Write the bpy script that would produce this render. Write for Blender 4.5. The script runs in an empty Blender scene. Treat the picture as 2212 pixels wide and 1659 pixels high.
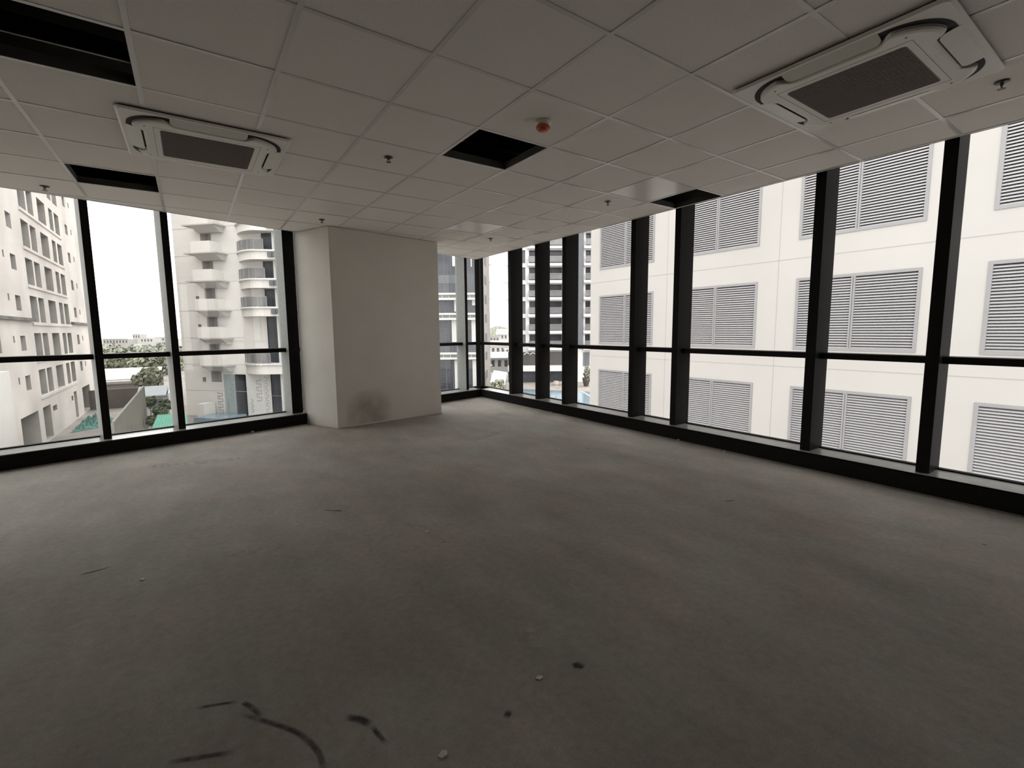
import bpy, bmesh, math, random
from mathutils import Vector, Matrix
random.seed(7)
scene = bpy.context.scene
COL = scene.collection

# ------------------------------------------------------------------ camera
F_PX, PPX, PPY = 1014.358, 1106 + 21.584, 829.5 - 1.382
YAW, PITCH, ROLL = 0.6130, -0.1125, -0.0066
CAM = Vector((-0.4687, -1.6521, 1.2888))
H = 2.6288                                    # ceiling height
_f = Vector((math.sin(YAW) * math.cos(PITCH), math.cos(YAW) * math.cos(PITCH), math.sin(PITCH)))
_r0 = Vector((math.cos(YAW), -math.sin(YAW), 0))
_u0 = _r0.cross(_f)
_r = math.cos(ROLL) * _r0 + math.sin(ROLL) * _u0
_u = -math.sin(ROLL) * _r0 + math.cos(ROLL) * _u0
cd = bpy.data.cameras.new('camera')
cam = bpy.data.objects.new('camera', cd)
COL.objects.link(cam)
cd.sensor_fit = 'HORIZONTAL'
cd.sensor_width = 36
cd.lens = F_PX / 2212 * 36
cd.shift_x = -(PPX - 1106) / 2212
cd.shift_y = (PPY - 829.5) / 2212
cd.clip_start, cd.clip_end = 0.05, 3000
m = Matrix((_r, _u, -_f)).transposed().to_4x4()
m.translation = CAM
cam.matrix_world = m
scene.camera = cam

# ------------------------------------------------------------------ sky and exposure
w = bpy.data.worlds.new('overcast_sky')
scene.world = w
w.use_nodes = True
bg = w.node_tree.nodes['Background']
bg.inputs[0].default_value = (1.0, 0.992, 0.975, 1)
bg.inputs[1].default_value = 3.8
vs = scene.view_settings
vs.view_transform = 'Standard'
vs.look = 'None'
vs.exposure = 0.0
vs.gamma = 1.0
vs.use_curve_mapping = False
scene.cycles.max_bounces = 10
scene.cycles.diffuse_bounces = 6
scene.cycles.transparent_max_bounces = 16
scene.cycles.sample_clamp_indirect = 4


# ------------------------------------------------------------------ pixel helpers
def ray(px, py):
    return _f + _r * ((px - PPX) / F_PX) - _u * ((py - PPY) / F_PX)


def onz(px, py, z):
    d = ray(px, py)
    return CAM + d * ((z - CAM.z) / d.z)


def at(px, py, depth):
    return CAM + ray(px, py) * depth


class Frame:
    """local frame of a building: x along its front, y into it, z up"""
    def __init__(self, origin, ux):
        self.o = Vector((origin[0], origin[1], 0))
        self.x = Vector((ux[0], ux[1], 0)).normalized()
        self.y = Vector((-self.x.y, self.x.x, 0))
        self.rz = math.atan2(self.x.y, self.x.x)

    def loc(self, p, y=0.0):
        d = ray(*p)
        t = ((self.o + self.y * y - CAM).dot(self.y)) / d.dot(self.y)
        P = CAM + d * t
        return (P - self.o).dot(self.x), P.z


# ------------------------------------------------------------------ materials
def lin(c):
    return tuple(((v / 255) / 12.92 if v / 255 <= .04045 else ((v / 255 + .055) / 1.055) ** 2.4) for v in c)


def mat(name, rgb, rough=.6, spec=.5, metal=0.0, noise=0.0, scale=8.0, bump=0.0, bscale=60.0, detail=4.0, stretch=None):
    """procedural surface: base colour, broken up by noise of the given strength, with fine relief"""
    M = bpy.data.materials.new(name)
    M.use_nodes = True
    nt = M.node_tree
    b = nt.nodes['Principled BSDF']
    b.inputs['Roughness'].default_value = rough
    b.inputs['Specular IOR Level'].default_value = spec
    b.inputs['Metallic'].default_value = metal
    b.inputs['Base Color'].default_value = (*rgb, 1)
    tc = nt.nodes.new('ShaderNodeTexCoord')
    src = tc.outputs['Object']
    if stretch:
        mp = nt.nodes.new('ShaderNodeMapping')
        mp.inputs['Scale'].default_value = stretch
        nt.links.new(src, mp.inputs[0])
        src = mp.outputs[0]
    if noise:
        n = nt.nodes.new('ShaderNodeTexNoise')
        n.inputs['Scale'].default_value = scale
        n.inputs['Detail'].default_value = detail
        nt.links.new(src, n.inputs['Vector'])
        r = nt.nodes.new('ShaderNodeMapRange')
        r.inputs[1].default_value, r.inputs[2].default_value = .3, .7
        r.inputs[3].default_value, r.inputs[4].default_value = 1 - noise, 1 + noise
        nt.links.new(n.outputs[0], r.inputs[0])
        mx = nt.nodes.new('ShaderNodeVectorMath')
        mx.operation = 'SCALE'
        mx.inputs[0].default_value = rgb
        nt.links.new(r.outputs[0], mx.inputs['Scale'])
        nt.links.new(mx.outputs[0], b.inputs['Base Color'])
    if bump:
        n2 = nt.nodes.new('ShaderNodeTexNoise')
        n2.inputs['Scale'].default_value = bscale
        n2.inputs['Detail'].default_value = 3
        nt.links.new(src, n2.inputs['Vector'])
        bp = nt.nodes.new('ShaderNodeBump')
        bp.inputs['Strength'].default_value = bump
        bp.inputs['Distance'].default_value = .01
        nt.links.new(n2.outputs[0], bp.inputs['Height'])
        nt.links.new(bp.outputs[0], b.inputs['Normal'])
    return M


def concrete_floor():
    M = mat('bare_concrete', (.27, .245, .215), rough=.75, spec=.3)
    nt = M.node_tree
    b = nt.nodes['Principled BSDF']
    tc = nt.nodes.new('ShaderNodeTexCoord')

    def nz(scale, detail, rough=.5, stretch=None):
        n = nt.nodes.new('ShaderNodeTexNoise')
        n.inputs['Scale'].default_value = scale
        n.inputs['Detail'].default_value = detail
        n.inputs['Roughness'].default_value = rough
        if stretch:
            mp = nt.nodes.new('ShaderNodeMapping')
            mp.inputs['Scale'].default_value = stretch
            mp.inputs['Rotation'].default_value = (0, 0, .5)
            nt.links.new(tc.outputs['Object'], mp.inputs[0])
            nt.links.new(mp.outputs[0], n.inputs['Vector'])
        else:
            nt.links.new(tc.outputs['Object'], n.inputs['Vector'])
        return n.outputs[0]

    def rng(s, a, c, lo, hi):
        r = nt.nodes.new('ShaderNodeMapRange')
        for k, v in zip((1, 2, 3, 4), (a, c, lo, hi)):
            r.inputs[k].default_value = v
        nt.links.new(s, r.inputs[0])
        return r.outputs[0]

    def mul(x, y):
        q = nt.nodes.new('ShaderNodeMath')
        q.operation = 'MULTIPLY'
        nt.links.new(x, q.inputs[0])
        nt.links.new(y, q.inputs[1])
        return q.outputs[0]
    v = mul(mul(rng(nz(.9, 5, .55), .32, .68, .84, 1.14), rng(nz(3.5, 6, .6, (1, .45, 1)), .3, .7, .86, 1.14)),
            mul(rng(nz(26, 6, .7), .25, .75, .84, 1.16), rng(nz(140, 2), .25, .75, .9, 1.1)))
    sc = nt.nodes.new('ShaderNodeVectorMath')
    sc.operation = 'SCALE'
    nt.links.new(v, sc.inputs['Scale'])
    cr = nt.nodes.new('ShaderNodeMix')
    cr.data_type = 'RGBA'
    cr.inputs[6].default_value = (.310, .272, .240, 1)
    cr.inputs[7].default_value = (.285, .270, .243, 1)
    nt.links.new(rng(nz(1.7, 3), .35, .65, 0, 1), cr.inputs[0])
    nt.links.new(cr.outputs[2], sc.inputs[0])
    nt.links.new(sc.outputs[0], b.inputs['Base Color'])
    bp = nt.nodes.new('ShaderNodeBump')
    bp.inputs['Strength'].default_value = .25
    bp.inputs['Distance'].default_value = .006
    nt.links.new(nz(30, 6, .7), bp.inputs['Height'])
    nt.links.new(bp.outputs[0], b.inputs['Normal'])
    return M


def glass(name, tint=(.93, .95, .94), r0=.11, tr=.93):
    M = bpy.data.materials.new(name)
    M.use_nodes = True
    nt = M.node_tree
    nt.nodes.clear()
    out = nt.nodes.new('ShaderNodeOutputMaterial')
    t = nt.nodes.new('ShaderNodeBsdfTransparent')
    t.inputs[0].default_value = (*[c * tr / .94 for c in tint], 1)
    g = nt.nodes.new('ShaderNodeBsdfGlossy')
    g.inputs['Roughness'].default_value = 0.0
    lw = nt.nodes.new('ShaderNodeLayerWeight')
    lw.inputs[0].default_value = .5
    p = nt.nodes.new('ShaderNodeMath')
    p.operation = 'POWER'
    p.inputs[1].default_value = 5
    nt.links.new(lw.outputs['Facing'], p.inputs[0])
    r = nt.nodes.new('ShaderNodeMapRange')
    r.inputs[3].default_value, r.inputs[4].default_value = r0, .95
    nt.links.new(p.outputs[0], r.inputs[0])
    mx = nt.nodes.new('ShaderNodeMixShader')
    nt.links.new(r.outputs[0], mx.inputs[0])
    nt.links.new(t.outputs[0], mx.inputs[1])
    nt.links.new(g.outputs[0], mx.inputs[2])
    nt.links.new(mx.outputs[0], out.inputs[0])
    return M


def faded(name, rgb, rough=.8, scale=30.0, lo=.35, hi=.65):
    """a rubbed-on mark: fades out along its edges (vertex layer 'fade') and is broken up by noise"""
    M = mat(name, rgb, rough=rough, spec=.2)
    nt = M.node_tree
    b = nt.nodes['Principled BSDF']
    a = nt.nodes.new('ShaderNodeAttribute')
    a.attribute_name = 'fade'
    n = nt.nodes.new('ShaderNodeTexNoise')
    n.inputs['Scale'].default_value = scale
    n.inputs['Detail'].default_value = 5
    tc = nt.nodes.new('ShaderNodeTexCoord')
    nt.links.new(tc.outputs['Object'], n.inputs['Vector'])
    r = nt.nodes.new('ShaderNodeMapRange')
    r.inputs[1].default_value, r.inputs[2].default_value = lo, hi
    nt.links.new(n.outputs[0], r.inputs[0])
    q = nt.nodes.new('ShaderNodeMath')
    q.operation = 'MULTIPLY'
    nt.links.new(a.outputs['Fac'], q.inputs[0])
    nt.links.new(r.outputs[0], q.inputs[1])
    nt.links.new(q.outputs[0], b.inputs['Alpha'])
    return M


MT = dict(
    floor=concrete_floor(),
    tile=mat('mineral_fibre_tile', (.86, .825, .775), rough=.9, spec=.2, noise=.07, scale=150, bump=.15, bscale=220),
    tile_gloss=mat('vinyl_faced_tile', (.80, .77, .725), rough=.30, spec=.45, noise=.02, scale=60),
    tbar=mat('white_painted_tee', (.68, .66, .62), rough=.28, spec=.55, noise=.03, scale=20),
    alum=mat('dark_bronze_aluminium', (.017, .0165, .0155), rough=.38, spec=.02, noise=.12, scale=30),
    sill=mat('grey_sill_aluminium', (.22, .22, .205), rough=.28, spec=.5, noise=.2, scale=14),  # lighter grey than the mullion metal
    alum_grey=mat('grey_anodised_aluminium', (.25, .26, .25), rough=.45, spec=.3, noise=.08, scale=20),
    glass=glass('clear_window_glass'),
    plaster=mat('white_skim_plaster', (.72, .68, .62), rough=.8, spec=.25, noise=.035, scale=3, bump=.05, bscale=40),
    plaster_dirty=faded('damp_smudge', (.34, .265, .195), scale=5, lo=.1, hi=.6),
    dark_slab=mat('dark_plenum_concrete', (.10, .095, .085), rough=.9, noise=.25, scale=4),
    grey_wall=mat('bare_grey_render', (.09, .085, .078), rough=.9, noise=.15, scale=3),
    galv=mat('galvanised_steel', (.55, .55, .53), rough=.32, metal=.9, noise=.15, scale=25),
    ac=mat('white_abs_plastic', (.78, .76, .68), rough=.42, spec=.45, noise=.02, scale=8),
    ac_dark=mat('black_outlet_and_shadow_ring', (.018, .017, .015), rough=.8),
    ac_grille=mat('brown_grey_filter_mesh', (.205, .175, .15), rough=.85, noise=.14, scale=180, bump=.2, bscale=300),
    ac_seam=mat('grey_seam_gasket', (.22, .21, .19), rough=.8),
    brass=mat('dull_bronze_sprinkler', (.10, .09, .075), rough=.45, metal=.6),
    orange=mat('orange_dust_cap', (.62, .12, .045), rough=.4, spec=.5),
    scuff=faded('black_rubber_scuff', (.035, .033, .03), scale=26, lo=.2, hi=.75),
    chalk=faded('pale_plaster_smear', (.46, .43, .39), scale=14, lo=.36, hi=.75),
    chip=mat('pale_paint_chip', (.62, .59, .52), rough=.8, noise=.15, scale=80),
    # outdoors
    cream=mat('cream_painted_panel', (0.332, 0.319, 0.301), rough=.8, noise=.035, scale=.5),
    joint=mat('panel_joint_sealant', (0.266, 0.255, 0.240), rough=.9),
    louv=mat('grey_louvre_metal', (0.281, 0.277, 0.281), rough=.42, spec=.5, metal=.15, noise=.04, scale=3),
    louv_frame=mat('grey_louvre_frame', (0.195, 0.192, 0.192), rough=.45, spec=.5, noise=.04, scale=3),
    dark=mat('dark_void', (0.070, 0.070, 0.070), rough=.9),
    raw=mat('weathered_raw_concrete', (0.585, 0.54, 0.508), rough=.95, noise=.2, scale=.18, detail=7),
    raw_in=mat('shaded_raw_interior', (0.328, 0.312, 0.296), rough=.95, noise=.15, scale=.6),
    stain_shade=mat('stained_shadowed_ledge', (0.156, 0.144, 0.136), rough=.95, noise=.3, scale=.8),  # weather stain and the ledge's own shadow mixed in one dark colour
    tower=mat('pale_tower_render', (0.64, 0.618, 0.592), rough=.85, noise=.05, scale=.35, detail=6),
    tower_shade=mat('shaded_tower_render', (0.436, 0.422, 0.403), rough=.9, noise=.06, scale=.5),  # tower render with underside and recess shade put into the colour
    white=mat('white_tower_trim', (0.608, 0.605, 0.593), rough=.7, noise=.03, scale=1),
    dglass=mat('blue_black_tower_glass', (0.047, 0.052, 0.064), rough=.15, spec=.4, noise=.3, scale=.5),
    gglass=mat('grey_balcony_glass', (0.156, 0.156, 0.160), rough=.15, spec=.6, noise=.15, scale=.7),
    slate=mat('slate_grey_pier', (0.129, 0.136, 0.148), rough=.8, noise=.05, scale=1),
    brown=mat('brown_podium_cladding', (0.058, 0.054, 0.051), rough=.6, noise=.2, scale=.6),
    ground=mat('dusty_ground', (0.234, 0.212, 0.197), rough=.95, noise=.22, scale=.25, detail=8),
    deck=mat('pool_deck_stone', (0.281, 0.254, 0.226), rough=.85, noise=.2, scale=.6),
    water=mat('pale_blue_pool_water', (0.172, 0.250, 0.304), rough=.12, spec=.5, noise=.1, scale=.8),
    hoard=mat('khaki_hoarding_sheet', (0.183, 0.173, 0.148), rough=.75, noise=.08, scale=.8),
    wallbrown=mat('brown_boundary_wall', (0.109, 0.095, 0.087), rough=.9, noise=.2, scale=.5),
    roof_white=mat('white_metal_roof', (0.546, 0.538, 0.530), rough=.45, noise=.03, scale=.4),
    roof_blue=mat('blue_grey_metal_roof', (0.179, 0.207, 0.222), rough=.5, noise=.1, scale=.7),
    roof_green=mat('mint_green_roof_sheet', (0.101, 0.281, 0.211), rough=.5, noise=.06, scale=.9),
    net=mat('turquoise_debris_net', (0.078, 0.168, 0.148), rough=.9, noise=.4, scale=1.6),
    leaf=mat('hazy_green_foliage', (0.211, 0.218, 0.156), rough=.8, noise=.35, scale=.9),  # leaf green lightened to carry the haze
    leaf_far=mat('far_hazy_foliage', (0.281, 0.289, 0.242), rough=.9, noise=.25, scale=.35),  # paler again, distance haze put into the colour
    leaf_dark=mat('dark_shrub_foliage', (0.066, 0.086, 0.047), rough=.8, noise=.4, scale=1.5),
    bark=mat('grey_bark', (0.133, 0.109, 0.086), rough=.9, noise=.3, scale=4),
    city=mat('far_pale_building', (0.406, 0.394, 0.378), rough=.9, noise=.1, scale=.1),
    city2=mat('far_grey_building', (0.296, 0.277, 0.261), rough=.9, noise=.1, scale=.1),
    tealpaint=mat('pale_teal_panel', (0.312, 0.363, 0.363), rough=.7, noise=.05, scale=1),
    keyline=mat('grey_key_pattern_line', (.30, .305, .31), rough=.8),
)


# ------------------------------------------------------------------ mesh helpers
class MB:
    def __init__(self):
        self.v, self.f, self.mi = [], [], []

    def quad(self, *p, m=0):
        n = len(self.v)
        self.v += [tuple(x) for x in p]
        self.f.append(tuple(range(n, n + len(p))))
        self.mi.append(m)
        return self

    def box(self, x0, x1, y0, y1, z0, z1, m=0):
        n = len(self.v)
        self.v += [(x, y, z) for z in (z0, z1) for x, y in ((x0, y0), (x1, y0), (x1, y1), (x0, y1))]
        for q in ((3, 2, 1, 0), (4, 5, 6, 7), (0, 1, 5, 4), (1, 2, 6, 5), (2, 3, 7, 6), (3, 0, 4, 7)):
            self.f.append(tuple(n + i for i in q))
            self.mi.append(m)
        return self

    def prism(self, poly, z0, z1, m=0):
        """poly counter-clockwise in xy"""
        n, k = len(self.v), len(poly)
        self.v += [(p[0], p[1], z0) for p in poly] + [(p[0], p[1], z1) for p in poly]
        self.f.append(tuple(n + i for i in reversed(range(k))))
        self.f.append(tuple(n + k + i for i in range(k)))
        self.mi += [m, m]
        for i in range(k):
            j = (i + 1) % k
            self.f.append((n + i, n + j, n + k + j, n + k + i))
            self.mi.append(m)
        return self

    def tube(self, a, b, r0, r1=None, seg=10, m=0):
        a, b = Vector(a), Vector(b)
        r1 = r0 if r1 is None else r1
        d = (b - a).normalized()
        s = d.orthogonal().normalized()
        t = d.cross(s)
        n = len(self.v)
        for c, r in ((a, r0), (b, r1)):
            for i in range(seg):
                an = 2 * math.pi * i / seg
                self.v.append(tuple(c + (s * math.cos(an) + t * math.sin(an)) * r))
        for i in range(seg):
            j = (i + 1) % seg
            self.f.append((n + i, n + j, n + seg + j, n + seg + i))
            self.mi.append(m)
        self.f.append(tuple(n + i for i in reversed(range(seg))))
        self.f.append(tuple(n + seg + i for i in range(seg)))
        self.mi += [m, m]
        return self

    def lathe(self, c, prof, seg=20, m=0):
        """prof: (radius, z) from one end to the other"""
        n = len(self.v)
        for r, z in prof:
            for i in range(seg):
                an = 2 * math.pi * i / seg
                self.v.append((c[0] + r * math.cos(an), c[1] + r * math.sin(an), c[2] + z))
        for k in range(len(prof) - 1):
            for i in range(seg):
                j = (i + 1) % seg
                self.f.append((n + k * seg + i, n + k * seg + j, n + (k + 1) * seg + j, n + (k + 1) * seg + i))
                self.mi.append(m)
        return self

    def mesh(self, name, mats, smooth=False):
        me = bpy.data.meshes.new(name)
        me.from_pydata(self.v, [], self.f)
        for mm in (mats if isinstance(mats, (list, tuple)) else [mats]):
            me.materials.append(MT[mm])
        me.polygons.foreach_set('material_index', self.mi)
        if smooth:
            me.polygons.foreach_set('use_smooth', [True] * len(self.f))
        me.validate()
        me.update()
        return me

    def build(self, name, mats, parent=None, smooth=False, bevel=0.0, **kw):
        me = self.mesh(name, mats, smooth)
        if bevel:
            bm = bmesh.new()
            bm.from_mesh(me)
            bmesh.ops.remove_doubles(bm, verts=bm.verts, dist=1e-5)
            bmesh.ops.bevel(bm, geom=list(bm.edges), offset=bevel, segments=2, affect='EDGES', clamp_overlap=True)
            bm.to_mesh(me)
            bm.free()
        return obj(name, me, parent, **kw)


def obj(name, me, parent=None, loc=None, rz=0.0):
    o = bpy.data.objects.new(name, me)
    COL.objects.link(o)
    o.parent = parent
    if loc is not None:
        o.location = loc
    if rz:
        o.rotation_euler = (0, 0, rz)
    return o


def tag(o, label=None, cat=None, group=None, kind=None):
    for k, v in (('label', label), ('category', cat), ('group', group), ('kind', kind)):
        if v:
            o[k] = v
    return o


def thing(name, label, cat, loc=(0, 0, 0), rz=0.0, group=None):
    return tag(obj(name, None, None, loc, rz), label, cat, group)


def struct(o):
    o['kind'] = 'structure'
    return o


def copy_tree(o, parent=None):
    c = o.copy()
    COL.objects.link(c)
    c.parent = parent
    for ch in list(o.children):
        copy_tree(ch, c)
    return c


# ================================================================== THE ROOM
XC, XK, XM, XG = 4.068, 4.131, 4.19, 4.41           # right side: ceiling edge, kerb front, mullion front, glass
LA = 0.252                                           # left glazed wall turned by this angle
LT = Vector((math.cos(LA), math.sin(LA), 0))
LN = Vector((-math.sin(LA), math.cos(LA), 0))
LC, LK, LM, LG = 5.067, 5.06, 5.165, 5.39
XMIN, YMIN = -5.0, -3.7
SILL = .15
ZTOP = 2.95                                          # top of the glazing, above the ceiling edge
ZSLAB = 3.35


def lw(t, n, z=0.0):
    return LT * t + LN * n + Vector((0, 0, z))


def t_at_x(x, n):
    return (x + n * math.sin(LA)) / math.cos(LA)


# floor
fl = MB()
pa, pb = lw(t_at_x(XMIN - .3, LG + .06), LG + .06), lw(t_at_x(XG + .06, LG + .06), LG + .06)
fl.prism([(XMIN - .3, YMIN - .3), (XG + .06, YMIN - .3), (pb.x, pb.y), (pa.x, pa.y)], -.25, 0)
floor = struct(fl.build('floor', 'floor'))

# unseen walls behind the photographer, set close and dark to dim the floor
struct(MB().box(XMIN - .2, XG, YMIN - .2, YMIN, 0, ZSLAB).build('wall_back', 'grey_wall'))
yb = lw(t_at_x(XMIN, LG), LG).y
struct(MB().box(XMIN - .2, XMIN, YMIN, yb, 0, ZSLAB).build('wall_left', 'grey_wall'))
# slab over the ceiling void
sl = MB().prism([(XMIN - .3, YMIN - .3), (XG + .3, YMIN - .3), (pb.x + .3, pb.y + .3), (pa.x, pa.y + .3)], ZSLAB, ZSLAB + .2)
struct(sl.build('ceiling_slab', 'dark_slab'))

# ------------------------------------------------------------------ suspended ceiling
ceiling = struct(obj('ceiling', None, None, (0, 0, H)))


def clip(poly, a, b, c):
    """keep a*x + b*y <= c"""
    out = []
    for i in range(len(poly)):
        p, q = poly[i], poly[(i + 1) % len(poly)]
        dp, dq = a * p[0] + b * p[1] - c, a * q[0] + b * q[1] - c
        if dp <= 0:
            out.append(p)
        if dp * dq < 0:
            t = dp / (dp - dq)
            out.append((p[0] + (q[0] - p[0]) * t, p[1] + (q[1] - p[1]) * t))
    return out


T = .6
HOLES = {(-2, 2), (-2, 6), (2, 2), (6, 2)}
GLOSS = {(5, 2), (4, 6), (1, 6)}
g = .011
tile_me = {k: MB().box(-T / 2 + .002, T / 2 - .002, -T / 2 + .002, T / 2 - .002, 0, .015).mesh('ceiling_tile', k)
           for k in ('tile', 'tile_gloss')}
AC_SPOTS = [(-.265, 2.555), (2.60, -.505)]
for i in range(-9, 7):
    for j in range(-7, 11):
        if (i, j) in HOLES:
            continue
        x0, x1, y0, y1 = i * T, (i + 1) * T, j * T, (j + 1) * T
        full = [(x0, y0), (x1, y0), (x1, y1), (x0, y1)]
        ins = all(p[0] <= XC and LN.x * p[0] + LN.y * p[1] <= LC for p in full)
        k = 'tile_gloss' if (i, j) in GLOSS else 'tile'
        dz = random.uniform(0, .0012)
        if ins:
            o = obj('ceiling_tile', tile_me[k], ceiling, ((x0 + x1) / 2, (y0 + y1) / 2, dz))
            o.rotation_euler = (random.gauss(0, .0012), random.gauss(0, .0012), 0)
        else:
            poly = clip(clip([(x0 + .002, y0 + .002), (x1 - .002, y0 + .002), (x1 - .002, y1 - .002), (x0 + .002, y1 - .002)],
                             1, 0, XC - .004), LN.x, LN.y, LC - .004)
            if len(poly) < 3:
                continue
            ar = abs(sum(a[0] * b[1] - a[1] * b[0] for a, b in zip(poly, poly[1:] + poly[:1]))) / 2
            if ar < .004:
                continue
            MB().prism(poly, dz, dz + .015).build('ceiling_tile', k, ceiling)


def left_y(x, c):
    return (c - LN.x * x) / LN.y


# exposed tee grid: long bars along y, cross bars along x, each a bar of its own
for i in range(-9, 7):
    x = i * T
    y1 = left_y(x, LC)
    MB().box(x - .012, x + .012, YMIN, y1, -.0025, -.0005).box(x - .0015, x + .0015, YMIN, y1, -.0005, .034).build('main_tee', 'tbar', ceiling)
for j in range(-9, 11):
    y = j * T
    xe = XC
    xs = XMIN
    if LN.x * xs + LN.y * y > LC:
        xs = (LC - LN.y * y) / LN.x
    if xs >= xe - .05:
        continue
    for i in range(-9, 7):
        a, b = max(i * T + .012, xs), min((i + 1) * T - .012, xe)
        if b - a > .05:
            MB().box(a, b, y - .012, y + .012, -.0022, -.0004).box(a, b, y - .0015, y + .0015, -.0004, .03).build('cross_tee', 'tbar', ceiling)
# wall angle round the glazed edges, and the boards that close the void above it
yc = left_y(XC, LC)
MB().box(XC - .022, XC, YMIN, yc, -.003, -.001).box(XC - .002, XC, YMIN, yc, -.001, .03).build('edge_angle', 'tbar', ceiling)
a0 = lw(t_at_x(XMIN, LC), LC)
pts = [lw(t_at_x(XMIN, LC), LC - .022), lw(t_at_x(XC, LC), LC - .022), lw(t_at_x(XC, LC), LC), lw(t_at_x(XMIN, LC), LC)]
MB().prism([(p.x, p.y) for p in pts], -.003, .03).build('edge_angle', 'tbar', ceiling)
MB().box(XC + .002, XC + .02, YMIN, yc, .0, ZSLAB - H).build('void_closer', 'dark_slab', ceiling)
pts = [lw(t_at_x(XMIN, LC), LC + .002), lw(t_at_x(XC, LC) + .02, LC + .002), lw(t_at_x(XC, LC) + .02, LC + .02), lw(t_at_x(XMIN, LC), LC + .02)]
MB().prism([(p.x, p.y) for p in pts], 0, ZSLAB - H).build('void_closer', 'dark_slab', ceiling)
# upstand of the framing seen in the openings
for (i, j) in sorted(HOLES):
    x0, x1, y0, y1 = i * T + .012, min((i + 1) * T, XC) - .012, j * T + .012, (j + 1) * T - .012
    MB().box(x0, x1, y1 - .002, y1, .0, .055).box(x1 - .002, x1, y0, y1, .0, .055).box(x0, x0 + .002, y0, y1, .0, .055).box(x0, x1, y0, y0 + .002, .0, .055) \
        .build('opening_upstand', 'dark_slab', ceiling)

# services in the ceiling void, seen through the openings
p1, p2 = onz(0, 65, H + .012), onz(291, 138, H + .012)
dv = (p2 - p1).normalized()
a, b = p1 - dv * .14, p2 + dv * .004
tag(MB().tube(a, b, .0035).build('conduit_pipe', 'tbar', smooth=True),
    'thin bright metal conduit seen through the ceiling opening beside the air conditioner', 'pipe')
p1, p2 = onz(0, 42, H + .34), onz(291, 118, H + .34)
dv = (p2 - p1).normalized()
hz = MB()
hz.tube(p1 - dv * .7, p2 + dv * .8, .05, seg=14)
tag(hz.build('drain_pipe', 'dark_slab', smooth=True), 'dark lagged drain pipe above the thin conduit in the ceiling void', 'pipe')
p1, p2 = onz(1000, 304, H + .30), onz(1090, 326, H + .30)
dv = (p2 - p1).normalized()
tag(MB().tube(p1 - dv * .9, p2 + dv * .9, .012).build('hanger_rail', 'galv', smooth=True),
    'dim steel rail inside the square ceiling opening by the orange detector', 'rail')

# ------------------------------------------------------------------ glazed walls
MW = .075


def glazed_wall(name, framefn, kerb_span, mulls, n_k, n_m, n_g, sides='alum'):
    """framefn(t0,t1,n0,n1) -> ccw polygon in xy; t along the wall, n outwards"""
    W = struct(obj(name, None))
    MB().prism(framefn(kerb_span[0], kerb_span[1], n_k, n_k + .012), 0, SILL - .004).build('kerb_front', 'alum', W)
    MB().prism(framefn(kerb_span[0], kerb_span[1], n_k, n_g + .05), SILL - .012, SILL).build('sill', 'sill', W)
    for t, wd in mulls:
        o = MB().prism(framefn(t, t + wd, n_m, n_g + .03), SILL, ZTOP)
        p_ = framefn(t, t + wd, n_m, n_g)
        for fi, f_ in enumerate(o.f):            # the two flanks take the flank finish
            vs_ = [Vector(o.v[i]) for i in f_]
            nn = (vs_[1] - vs_[0]).cross(vs_[2] - vs_[0]).normalized()
            al = Vector((p_[1][0] - p_[0][0], p_[1][1] - p_[0][1], 0)).normalized() if sides != 'alum' else None
            if al and abs(nn.dot(al)) > .9:
                o.mi[fi] = 1
        o.build('mullion', ['alum', sides], W)
    edges = sorted(list(mulls))
    stops = [kerb_span[0]] + [x for t, wd in edges for x in (t, t + wd)] + [kerb_span[1]]
    for k in range(0, len(stops), 2):
        s0, s1 = stops[k], stops[k + 1]
        if s1 - s0 < .03:
            continue
        MB().prism(framefn(s0, s1, n_m + .085, n_g + .03), 1.010, 1.064).build('transom', 'alum', W)
        MB().prism(framefn(s0, s1, n_g - .02, n_g + .03), SILL, SILL + .012).build('bottom_bead', 'alum', W)
        MB().prism(framefn(s0, s1, n_m, n_g + .05), ZTOP, ZTOP + .1).build('head_rail', 'alum', W)
        for z0, z1 in ((SILL + .012, 1.010), (1.064, ZTOP)):
            f = framefn(s0, s1, n_g, n_g)
            m_ = MB().quad((f[0][0], f[0][1], z0), (f[1][0], f[1][1], z0), (f[1][0], f[1][1], z1), (f[0][0], f[0][1], z1))
            m_.build('glass_pane', 'glass', W)
    # dark spandrel closing the wall above the glazing
    MB().prism(framefn(kerb_span[0], kerb_span[1], n_k, n_g + .08), ZTOP + .1, ZSLAB).build('spandrel', 'dark_slab', W)
    return W


def rf(t0, t1, n0, n1):     # right wall: t = y, n = x
    return [(n0, t0), (n1, t0), (n1, t1), (n0, t1)]


def lf(t0, t1, n0, n1):
    q = [lw(t0, n0), lw(t1, n0), lw(t1, n1), lw(t0, n1)]
    return [(p.x, p.y) for p in q]


YR = left_y(XK, LK)                      # inner corner of the kerbs
YRG = left_y(XG, LG)
right_m = [(5.290, .085), (4.510, .075), (3.815, .085), (2.472, .075), (1.806, .078), (.312, .085), (-.560, .085),
           (-2.05, .085), (-2.95, .085)]
wr = glazed_wall('window_2', rf, (YMIN, YRG), right_m, XK, XM, XG)
tR = t_at_x(XK, LK)
TRG = t_at_x(XG, LG)
left_m = [(-.0135, .068), (.660, .070), (1.985, .150), (3.30, .08), (5.285, .065), (-1.37, .07), (-2.72, .07)]
wl = glazed_wall('window_1', lf, (t_at_x(XMIN, LG), TRG), left_m, LK, LM, LG, 'alum_grey')
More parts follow.
